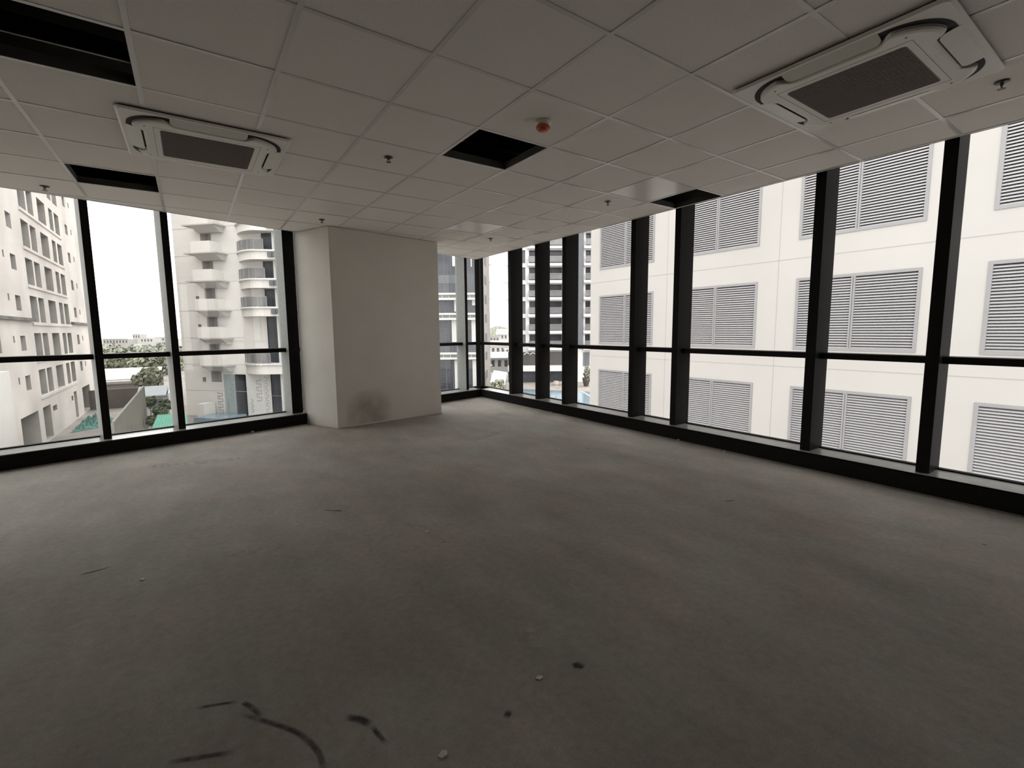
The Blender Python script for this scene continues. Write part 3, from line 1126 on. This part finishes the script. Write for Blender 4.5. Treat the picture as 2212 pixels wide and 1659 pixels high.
# street-level banners with a faint key pattern
bn = [(c3(800, 900)[0], c3(962, 900)[0], .3, c3(880, 752)[1], 'tealpaint'), (c3(1132, 900)[0], c3(1400, 900)[0], .2, c3(1200, 735)[1], 'white'),
      (c3(1405, 900)[0], c3(1470, 900)[0], .2, c3(1430, 735)[1], 'white')]


def meander(b, x0, x1, z0, z1, n, y, t=.05):
    """square key running upwards"""
    h = (z1 - z0) / n
    for k in range(n):
        za, zb = z0 + k * h, z0 + (k + .55) * h
        b.box(x0, x1, y - .02, y, zb - t, zb)
        if k % 2 == 0:
            b.box(x0, x0 + t, y - .02, y, za, zb)
            b.box(x1 - t, x1, y - .02, y, zb, za + h)
        else:
            b.box(x1 - t, x1, y - .02, y, za, zb)
            b.box(x0, x0 + t, y - .02, y, zb, za + h)
        b.box(x0 + (x1 - x0) * .4, x0 + (x1 - x0) * .4 + t, y - .02, y, za + h * .1, zb)


for (x0, x1, z0, z1, mm) in bn:
    B_ = MB().box(x0, x1, -.10, -.02, z0, z1).build('banner_panel', mm, TB)
    k = MB()
    wq = x1 - x0
    if wq > 1.0:
        meander(k, x0 + wq * .55, x0 + wq * .82, z0 + (z1 - z0) * .35, z0 + (z1 - z0) * .88, 7, -.10, .045)
        meander(k, x0 + wq * .22, x0 + wq * .32, z0 + (z1 - z0) * .1, z0 + (z1 - z0) * .42, 6, -.10, .03)
    else:
        meander(k, x0 + wq * .25, x0 + wq * .75, z0 + .2, z1 - .3, 14, -.10, .035)
    k.build('key_pattern', 'keyline', B_)
kk = MB()
meander(kk, c3(700, 1100)[0], c3(772, 1100)[0], c3(740, 1340)[1], c3(740, 1010)[1], 8, -.03, .05)
kk.build('key_pattern', 'keyline', TB)
px0, px1 = c3(735, 1400)[0], c3(1160, 1400)[0]
MB().box(px0, px1, -3.2, -.3, .0, .55).build('blue_plinth', 'water', TB)
MB().box(c3(585, 1300)[0], c3(690, 1300)[0], -1.6, -.2, 0, 1.7).build('gate_house', 'tower', TB)

# ------------------------------------------------------------------ dark glazed tower beyond the column
cu = (_r0.x, _r0.y)
d2 = at(995, 720, 70)
f2 = Frame((d2.x, d2.y), cu)
GB = thing('glazed_tower', 'dark glazed tower with paired white balcony bands seen beyond the white column', 'building', (d2.x, d2.y, GZ), f2.rz)


def c7(x, y, yo=0.0):
    u, z = f2.loc((940 + x / 5.18, 540 + y / 5.18), yo)
    return u, z + Z0


gl, gr = c7(-420, 500)[0], c7(510, 500)[0]
MB().box(gl, gr, 0, 14, 0, 26 + Z0).build('wall', 'dglass', GB)
edge0 = gr
edge1 = f2.loc((1058.5, 700), 13)[0]
eb = MB().box(edge0, edge1, .3, 13, 0, 26 + Z0).build('end_wall', 'city2', GB)
zA, zB = c7(140, 480, -.8)[1], c7(140, 705, -.8)[1]
pg = zA - zB
for k in range(0, 8):
    z = zA - pg * k
    if k in (2,) or z < 1:
        continue
    if z < 4.4:
        continue
    bl = [(gl, c7(240, 600)[0] + .8), (c7(240, 600)[0] + .8, gr - .1)]
    B_ = MB().box(gl, gr - .05, -.9, 0, z - .28, z).build('balcony_band', 'white', GB)
    MB().box(gl, gr - .05, -.9, 0, z - pg * .42 + .2, z - pg * .42 + .5).build('lower_band', 'white', B_)
    MB().box(gl + .05, gr - .1, -.55, -.45, z - pg * .42 + .5, z - .28).build('rail_panel', 'gglass', B_)
    n = 12
    for i in range(n):
        x = gl + (gr - gl) * (i + .5) / n
        MB().box(x - .04, x + .04, -.6, -.56, z - pg * .42 + .5, z - .28).build('rail_post', 'white', B_)
for (xa, xb, ya, yb_) in ((192, 236, 1030, 778), (412, 466, 1030, 778), (218, 240, 690, 550), (415, 465, 620, 552), (195, 238, 185, 40), (400, 408, 190, 60),
                          (225, 255, 1560, 1230), (425, 478, 1560, 1230)):
    x0, z0 = c7(xa, ya)
    x1, z1 = c7(xb, yb_)
    MB().box(x0, x1, -.25, .02, z0, z1).build('white_pier', 'white', GB)
for (xa, xb, ya, yb_) in ((40, 235, 375, 280),):
    x0, z0 = c7(xa, ya)
    x1, z1 = c7(xb, yb_)
    MB().box(x0, x1, -.06, .0, z0, z1).build('spandrel_panel', 'slate', GB)
for xa in (110, 185, 300):
    x0 = c7(xa, 600)[0]
    MB().box(x0 - .05, x0 + .05, -.08, .0, 0, 26 + Z0).build('glazing_bar', 'slate', GB)
for k in range(-4, 8):
    z = zA - pg * k
    if z > 2:
        MB().box(edge1 - .02, edge1 + .04, 1.6, 5.2, z - 1.35, z - .1).build('window', 'slate', GB)
        MB().box(edge1 - .1, edge1 + .30, 12.2, 13.2, z - .08, z + .08).build('sill_band', 'white', GB)

# ------------------------------------------------------------------ white residential tower beyond the pool
d3 = at(1190, 720, 82)
f3 = Frame((d3.x, d3.y), cu)
WT = thing('residential_tower', 'white framed residential tower with glass balconies standing behind the pool', 'building', (d3.x, d3.y, GZ), f3.rz)


def c5(x, y, yo=0.0):
    u, z = f3.loc((1080 + x / 4.147, 500 + y / 4.147), yo)
    return u, z + Z0


uA, uB = c5(68, 600)[0], c5(960, 600)[0]
band = [c5(500, 437, -.8)[1], c5(500, 892, -.8)[1]]
pa_ = (band[0] - band[1]) / 3
zt0 = band[1]                              # band just above the podium
zpod = c5(500, 1045)[1]
whs = []
cols = [(80, 135, 'w'), (192, 228, 'w'), (262, 330, 'b'), (345, 420, 'b'), (440, 556, 'b'), (575, 640, 'b'), (655, 690, 'w'), (765, 812, 'b'), (835, 905, 'b')]
for k in range(-1, 9):
    z = zt0 + pa_ * k
    for a_, c_, t_ in cols:
        x0, x1 = c5(a_, 600)[0], c5(c_, 600)[0]
        whs.append((x0, x1, z + .12, z + pa_ * .80, t_, k))
TT = zt0 + pa_ * 9.3
b = wall_holes(uA, uB, 0, TT, [q[:4] for q in whs])
b.quad((uA, 0, 0), (uA, 14, 0), (uA, 14, TT), (uA, 0, TT))
b.quad((uB, 0, 0), (uB, 0, TT), (uB, 14, TT), (uB, 14, 0))
b.quad((uA, 0, TT), (uB, 0, TT), (uB, 14, TT), (uA, 14, TT))
b.build('wall', 'white', WT)
for (x0, x1, z0, z1, t_, k) in whs:
    o = recess((x0, x1, z0, z1), .9 if t_ == 'b' else .25, mi=(0, 1)).build('window_opening', ['tower', 'dglass' if t_ == 'b' else 'slate'], WT)
    if t_ == 'b':
        MB().quad((x0 - .1, -.75, z0 + .05), (x1 + .1, -.75, z0 + .05), (x1 + .1, -.75, z0 + 1.0), (x0 - .1, -.75, z0 + 1.0)).build('rail_panel', 'gglass', o)
        MB().box(x0 - .15, x1 + .15, -.8, -.7, z0 + 1.0, z0 + 1.06).build('handrail', 'louv', o)
for k in range(-1, 10):
    z = zt0 + pa_ * k
    for a_, c_ in ((250, 430), (436, 645), (745, 945)):
        MB().box(c5(a_, 600)[0], c5(c_, 600)[0], -.85, 0, z - .42, z + .02).build('balcony_slab', 'white', WT)
    for xx in (45, 60):
        pass
    MB().box(uA - .8, uA + .5, -.3, .4, z - .3, z - .08).build('side_sill', 'white', WT)
x0, x1 = c5(700, 600)[0], c5(744, 600)[0]
MB().box(x0, x1, -.45, .02, zt0 - pa_, TT).build('grey_pier', 'slate', WT)
# podium front
xe = c5(735, 1100)[0]
for (ya, yb_, mm, dp) in ((1080, 1202, 'brown', -.5), (1202, 1252, 'white', -1.3), (1255, 1372, 'dglass', -.2)):
    z1, z0 = c5(400, ya, dp)[1], c5(400, yb_, dp)[1]
    MB().box(uA, c5(672, 1100)[0], dp, 0.05, max(z0, .02), z1).build('podium_band', mm, WT)
sg = MB()                                  # small lit sign on the brown podium wall: two curved strokes
sx, sz = c5(215, 1100, -.55)
for s in (0, 1):
    for i in range(6):
        t0, t1 = i / 6, (i + 1) / 6
        pA = (sx + s * 1.05 + t0 * .9, -.56, sz + .28 * math.sin(t0 * 3.0) - .1 * (1 - t0))
        pB = (sx + s * 1.05 + t1 * .9, -.56, sz + .28 * math.sin(t1 * 3.0) - .1 * (1 - t1))
        sg.tube(pA, pB, .09, seg=6)
sg.build('podium_sign', 'roof_white', WT)
x0, z0 = c5(745, 1205, -.1)
x1, z1 = c5(803, 1082, -.1)
MB().box(x0, x1, -.12, .02, z0, z1).box((x0 + x1) / 2 - .06, (x0 + x1) / 2 + .06, -.16, -.12, z0, z1).build('podium_window', 'slate', WT)
x0, z0 = c5(690, 1400, -.1)
MB().box(c5(672, 1100)[0], c5(690, 1100)[0], -.3, .05, .02, c5(680, 1082)[1]).build('podium_pier', 'slate', WT)

# pool terrace in front of that tower
F3 = f3
dk = MB().box(uA - 6, uB + 4, -24, -.02, .02, .12)
deck = dk.build('pool_deck', 'deck', None, loc=(d3.x, d3.y, GZ), rz=f3.rz)
struct(deck)


def deckpt(px, py):
    P = onz(px, py, GZ + .15) - Vector((d3.x, d3.y, 0))
    return P.dot(f3.x), P.dot(f3.y)


PL = thing('swimming_pool', 'pale blue swimming pool on the terrace below the residential tower', 'pool', (d3.x, d3.y, GZ), f3.rz)
pl_pts = [deckpt(*q) for q in ((1110, 851), (1300, 889), (1300, 848), (1245, 845), (1180, 842.5), (1110, 839))]
MB().prism(pl_pts, .10, .15).build('water', 'water', PL)
cur = [deckpt(*q) for q in ((1252, 845.5), (1260, 848), (1267, 851.5), (1273, 855.5), (1279, 861))]
cb = MB()
for p0, p1 in zip(cur, cur[1:]):
    cb.tube((p0[0], p0[1], .18), (p1[0], p1[1], .18), .10, seg=6)
cb.build('pool_edge', 'white', PL)
for q in ((1137, 858), (1151, 860.5), (1189, 868), (1201, 870.5), (1250, 881)):
    x, y = deckpt(*q)
    FP = tag(MB().box(x - .03, x + .03, y - .03, y + .03, .15, 1.1).build('fence_post', 'slate', None, loc=(d3.x, d3.y, GZ), rz=f3.rz),
             'slim dark post of the glass fence along the pool', 'post', 'pool fence posts')


# ------------------------------------------------------------------ greenery
def crown(rx, ry, rz_, n, leaf, cz, seed, lobes=7):
    rnd = random.Random(seed)
    b = MB()
    L = []
    for _ in range(lobes):
        a_ = rnd.uniform(0, 6.28)
        q = rnd.uniform(0, .6)
        L.append((math.cos(a_) * q * rx, math.sin(a_) * q * ry, cz + rnd.uniform(-.35, .45) * rz_, rnd.uniform(.42, .62)))
    for k in range(n):
        lx, ly, lz, s = L[k % lobes]
        while True:
            d = Vector((rnd.gauss(0, 1), rnd.gauss(0, 1), rnd.gauss(0, 1)))
            if d.length > .1:
                break
        d.normalize()
        q = rnd.uniform(.72, 1.05)
        c = Vector((lx + d.x * rx * s * q, ly + d.y * ry * s * q, lz + d.z * rz_ * s * q))
        nv = (d + Vector((rnd.gauss(0, .5), rnd.gauss(0, .5), rnd.gauss(0, .5) + .3))).normalized()
        t1_ = nv.orthogonal().normalized()
        t2_ = nv.cross(t1_)
        z = leaf * rnd.uniform(.6, 1.4)
        b.quad(c - t1_ * z, c - t2_ * z * .6, c + t1_ * z, c + t2_ * z * .6)
    return b


def tree(px, py, depth, rx, rz_, label, leafmat='leaf', seed=1, base=None, n=900, leaf=.35, name='broadleaf_tree', group=None):
    c = at(px, py, depth)
    bz = GZ if base is None else base
    o = thing(name, label, 'tree', (c.x, c.y, bz), 0, group)
    crown(rx, rx, rz_, n, leaf, c.z - bz, seed).build('crown', leafmat, o)
    MB().tube((0, 0, 0), (.1, .05, c.z - bz), rx * .07, rx * .03, 8).build('trunk', 'bark', o)
    return o


tree(326, 819, 62.5, 2.2, 1.75, 'rounded green tree between the white roof and the blue grey roof', seed=3, n=1500, leaf=.26)
k = 0
for px, py, dp in ((234, 786, 90), (262, 785, 102), (290, 787, 114), (318, 785, 90), (346, 783, 102), (372, 786, 114)):
    tree(px, py, dp, 3.4, 3.0 * dp / 100, 'leafy green tree in the tree belt beyond the white roof', seed=20 + k, n=1300, leaf=.42, group='trees in the belt beyond the white roof')
    k += 1
for px, py, dp in ((234, 757, 150), (260, 760, 166), (286, 764, 182), (312, 756, 150), (338, 760, 166), (362, 754, 182)):
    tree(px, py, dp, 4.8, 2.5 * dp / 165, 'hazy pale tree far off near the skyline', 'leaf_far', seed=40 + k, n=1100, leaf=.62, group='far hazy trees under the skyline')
    k += 1
tree(1072, 838, 62, 1.6, 1.5, 'small loose green tree beside the lane between the two towers', 'leaf', seed=9, n=420, leaf=.22)
for (px, py, dp, s, lb) in ((324, 872, 46, .66, 'dark shrub between the khaki hoarding and the blue grey roofed house'), (357, 874, 46, .66, 'dark shrub below the gable end of the blue grey roofed house'),
                            (343, 893, 43, .6, 'dark shrub behind the back edge of the mint green roof'), (327, 908, 41.5, .45, 'low dark shrub at the foot of the khaki hoarding end')):
    c = at(px, py, dp)
    o = thing('garden_shrub', lb, 'shrub', (c.x, c.y, GZ))
    crown(s, s, s * 1.1, 420, .17, c.z - GZ, 60 + k).build('foliage', 'leaf_dark', o)
    MB().tube((0, 0, 0), (0, 0, c.z - GZ), .06, .03, 6).build('stem', 'bark', o)
    k += 1
# potted conifer on the pool terrace
x, y = deckpt(1266, 834)
o = thing('potted_conifer', 'dark conical shrub in a pot on the pool terrace', 'plant', (d3.x, d3.y, GZ + .12), f3.rz)
crown(.95, .95, 1.9, 420, .18, 2.2, 77, 4).build('foliage', 'leaf', o).location = (x, y, 0)
MB().lathe((x, y, 0), [(0, 0), (.35, 0), (.6, 1.0), (.62, 1.4), (.5, 1.4), (0, 1.3)], 14).build('pot', 'brown', o)
x, y = deckpt(1212, 832)
o = thing('rock_planter', 'pale boulder group on the pool terrace', 'boulder', (d3.x, d3.y, GZ + .12), f3.rz)
for q in range(3):
    MB().lathe((x + q * .8 - .8, y - .2 * q, -.05), [(0, 0), (.7 - .1 * q, 0), (.75 - .1 * q, .35), (.45, .75 - .1 * q), (0, .85 - .1 * q)], 7).build('boulder', 'deck', o)

# ------------------------------------------------------------------ lane side: hoarding, walls, roofs
hx, hy1 = -4.35, 54.6
HB = thing('site_hoarding', 'tall khaki corrugated hoarding along the building site', 'fence', (hx, hy1, GZ))
hh = -3.75 - GZ
PWD = .9
for s in range(24):
    ya = -PWD * (s + 1)
    pm = MB()
    for q in range(6):
        y0_, y1_ = ya + PWD * q / 6, ya + PWD * (q + .55) / 6
        pm.box(-.02, .0, y0_, y0_ + PWD / 6, 0, hh).box(0, .035, y0_, y1_, 0, hh)
    pm.build('corrugated_sheet', 'hoard', HB)
MB().box(-.05, .06, -24 * PWD, 0, hh, hh + .08).build('top_rail', 'hoard', HB)
MB().box(-.08, .08, 0, .16, 0, hh + .1).build('end_post', 'hoard', HB)
p0, p1 = at(205, 880, 57), at(306, 880, 57)
BW = MB()
BW.box(-10.9, -5.6, p0.y - .1, p0.y + .2, 0, 2.35)
wz = BW.build('boundary_wall', 'wallbrown', None, loc=(0, 0, GZ))
tag(wz, 'dark brown masonry wall closing the far end of the building site', 'wall')
# white roofed shed beyond the wall
c0 = at(265, 820, 69)
WS = thing('white_roofed_shed', 'long low shed with a broad white metal roof beyond the brown wall', 'building', (c0.x, c0.y, GZ))
MB().box(-9, 4.0, -4, 8, 0, 2.75).build('wall', 'city2', WS)
MB().quad((-9.5, -4.6, 2.6), (4.4, -4.6, 2.6), (4.4, 9, 3.6), (-9.5, 9, 3.6)).quad((-9.5, -4.6, 2.45), (-9.5, -4.6, 2.6), (4.4, -4.6, 2.6), (4.4, -4.6, 2.45)).build('roof', 'roof_white', WS)
MB().box(-9.5, 4.4, -4.75, -4.6, 2.2, 2.5).build('gutter', 'city2', WS)
# small house with blue-grey roof
c0 = at(331, 850, 50)
HS = thing('metal_roofed_house', 'small house with a blue grey metal roof behind the shrubs', 'house', (c0.x, c0.y, GZ))
MB().box(-1.1, 1.3, -.9, 2.6, 0, 2.6).build('wall', 'city', HS)
MB().prism([(-1.35, -1.3), (1.15, -1.3), (1.15, 3.0), (-1.35, 3.0)], 2.6, 2.72).build('eaves', 'louv', HS)
MB().quad((-1.35, -1.3, 2.72), (1.15, -1.3, 2.72), (1.15, 3.0, 3.35), (-1.35, 3.0, 3.35)).quad((1.15, -1.3, 2.6), (1.15, 3.0, 2.6), (1.15, 3.0, 3.35), (1.15, -1.3, 2.72)).build('roof', 'roof_blue', HS)
MB().box(-.5, .8, -.93, -.88, 1.3, 2.3).build('window', 'slate', HS)
MB().box(1.3, 1.6, -1.2, 3.0, .1, 2.9).build('gable_wall', 'tower', HS)
# mint green canopy roof
g0, g1, g2, g3 = [onz(*q) for q in ((325, 930, -5.2), (406, 922, -5.2), (402, 893, -4.7), (340, 897, -4.7))]
GR = thing('green_canopy', 'mint green corrugated canopy roof beside the hoarding', 'canopy', (g0.x, g0.y, GZ))
gm = MB()
O = Vector((g0.x, g0.y, GZ))
N = 12
for i in range(N):
    s0, s1, sm_ = i / N, (i + .5) / N, (i + 1) / N
    A_, B_, C_, D_ = [(g0.lerp(g1, t) - O) for t in (s0, s1)] + [(g3.lerp(g2, t) - O) for t in (s1, s0)]
    gm.quad(A_, B_ + Vector((0, 0, .06)), C_ + Vector((0, 0, .06)), D_)
    A_, B_, C_, D_ = [(g0.lerp(g1, t) - O) for t in (s1, sm_)] + [(g3.lerp(g2, t) - O) for t in (sm_, s1)]
    gm.quad(A_ + Vector((0, 0, .06)), B_, C_, D_ + Vector((0, 0, .06)))
gm.build('roof_sheet', 'roof_green', GR)
for q in (g0, g1, g2, g3):
    l = q - O
    MB().tube((l.x, l.y, 0), (l.x, l.y, l.z - .02), .05, seg=8).build('post', 'louv', GR)
# heap of turquoise debris net on the site ground
c0 = onz(160, 927, GZ)
nb = MB()
NX, NY = 26, 18
rn = random.Random(5)
hts = [[max(0, (1 - ((i / NX - .5) * 2) ** 2) * (1 - ((j / NY - .5) * 2) ** 2)) * rn.uniform(.25, 1.0) for i in range(NX + 1)] for j in range(NY + 1)]
for j in range(NY + 1):
    for i in range(NX + 1):
        nb.v.append(((i / NX - .5) * 2.5 + rn.uniform(-.06, .06), (j / NY - .5) * 5.6 + (i / NX - .5) * 2.2 + rn.uniform(-.1, .1), .03 + hts[j][i] * (.75 + .75 * j / NY)))
for j in range(NY):
    for i in range(NX):
        k = j * (NX + 1) + i
        nb.f.append((k, k + 1, k + NX + 2, k + NX + 1))
        nb.mi.append(0)
tag(nb.build('debris_net', 'net', None, loc=(c0.x + 1.3, c0.y + 1.6, GZ)), 'crumpled heap of turquoise debris netting at the foot of the concrete block', 'net')


# ------------------------------------------------------------------ far houses and skyline
def far_block(px0, px1, pytop, depth, label, mm='city', base=GZ, deep=8, wins_n=0, roof=None, group='low buildings towards the skyline', fl=3.0):
    a_, b_ = at(px0, pytop, depth), at(px1, pytop, depth)
    w_ = (b_ - a_).length
    o = thing('distant_building', label, 'building', (a_.x, a_.y, base), math.atan2(b_.y - a_.y, b_.x - a_.x), group)
    h = a_.z - base
    hl = []
    if wins_n:
        for r in range(max(1, min(3, int(h / fl)))):
            for k in range(wins_n):
                x = w_ * (k + .25) / wins_n
                hl.append((x, x + w_ * .5 / wins_n, h - fl * r - fl * .65, h - fl * r - fl * .2))
    b = wall_holes(0, w_, 0, h, hl)
    b.quad((0, 0, h), (w_, 0, h), (w_, deep, h), (0, deep, h)).quad((0, 0, 0), (0, deep, 0), (0, deep, h), (0, 0, h)).quad((w_, 0, 0), (w_, 0, h), (w_, deep, h), (w_, deep, 0))
    b.build('wall', mm, o)
    for q in hl:
        recess(q, .3, mi=(0, 0)).build('window', 'slate', o)
    if roof:
        MB().quad((-.6, -.8, h), (w_ + .6, -.8, h), (w_ + .6, deep * .6, h + roof), (-.6, deep * .6, h + roof)).quad((-.6, -.8, h - .2), (w_ + .6, -.8, h - .2), (w_ + .6, -.8, h), (-.6, -.8, h)).build('roof', 'roof_white', o)
    else:
        MB().box(-.15, w_ + .15, -.15, .2, h - .15, h + .45).build('parapet', mm, o)
    return o


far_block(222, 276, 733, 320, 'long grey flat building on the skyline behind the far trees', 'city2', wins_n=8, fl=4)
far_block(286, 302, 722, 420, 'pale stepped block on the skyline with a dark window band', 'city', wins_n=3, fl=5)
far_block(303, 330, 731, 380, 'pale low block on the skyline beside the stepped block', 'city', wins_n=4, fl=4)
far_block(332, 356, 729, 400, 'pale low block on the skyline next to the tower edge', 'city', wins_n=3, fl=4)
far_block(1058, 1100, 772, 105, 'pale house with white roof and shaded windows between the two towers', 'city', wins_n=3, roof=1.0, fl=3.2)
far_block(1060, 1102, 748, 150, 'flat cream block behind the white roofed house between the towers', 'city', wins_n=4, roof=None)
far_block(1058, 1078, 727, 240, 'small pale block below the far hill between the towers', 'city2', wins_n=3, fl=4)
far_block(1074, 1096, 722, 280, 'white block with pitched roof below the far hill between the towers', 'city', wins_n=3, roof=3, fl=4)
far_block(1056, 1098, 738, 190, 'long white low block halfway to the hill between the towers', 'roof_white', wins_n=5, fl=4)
# pale shed roof lower down in the gap
c0 = onz(1078, 815, -5.2)
LS = thing('lane_shed', 'low pale shed with a sloping white roof beside the lane between the towers', 'building', (c0.x, c0.y, GZ), f3.rz)
MB().box(-.95, .75, -2, 6, 0, 2.2).build('wall', 'hoard', LS)
MB().quad((-1.1, -2.4, 2.35), (.9, -2.4, 1.95), (.9, 6.4, 2.9), (-1.1, 6.4, 3.2)).build('roof', 'roof_white', LS)
# far hill
hm = MB()
c0, c1 = at(1020, 722, 700), at(1140, 722, 700)
for i in range(31):
    t = i / 30
    p = c0.lerp(c1, t)
    hm.v += [(p.x, p.y, GZ), (p.x, p.y, 1.3 + 5.5 * math.sin(t * 3.1) + 1.2 * math.sin(t * 17))]
for i in range(30):
    hm.f.append((2 * i, 2 * i + 2, 2 * i + 3, 2 * i + 1))
    hm.mi.append(0)
# give the hill its back slope
n0 = len(hm.v)
for i in range(31):
    x, y, z = hm.v[2 * i + 1]
    hm.v.append((x + 120 * _f.x, y + 120 * _f.y, GZ))
for i in range(30):
    hm.f.append((2 * i + 1, 2 * i + 3, n0 + i + 1, n0 + i))
    hm.mi.append(0)
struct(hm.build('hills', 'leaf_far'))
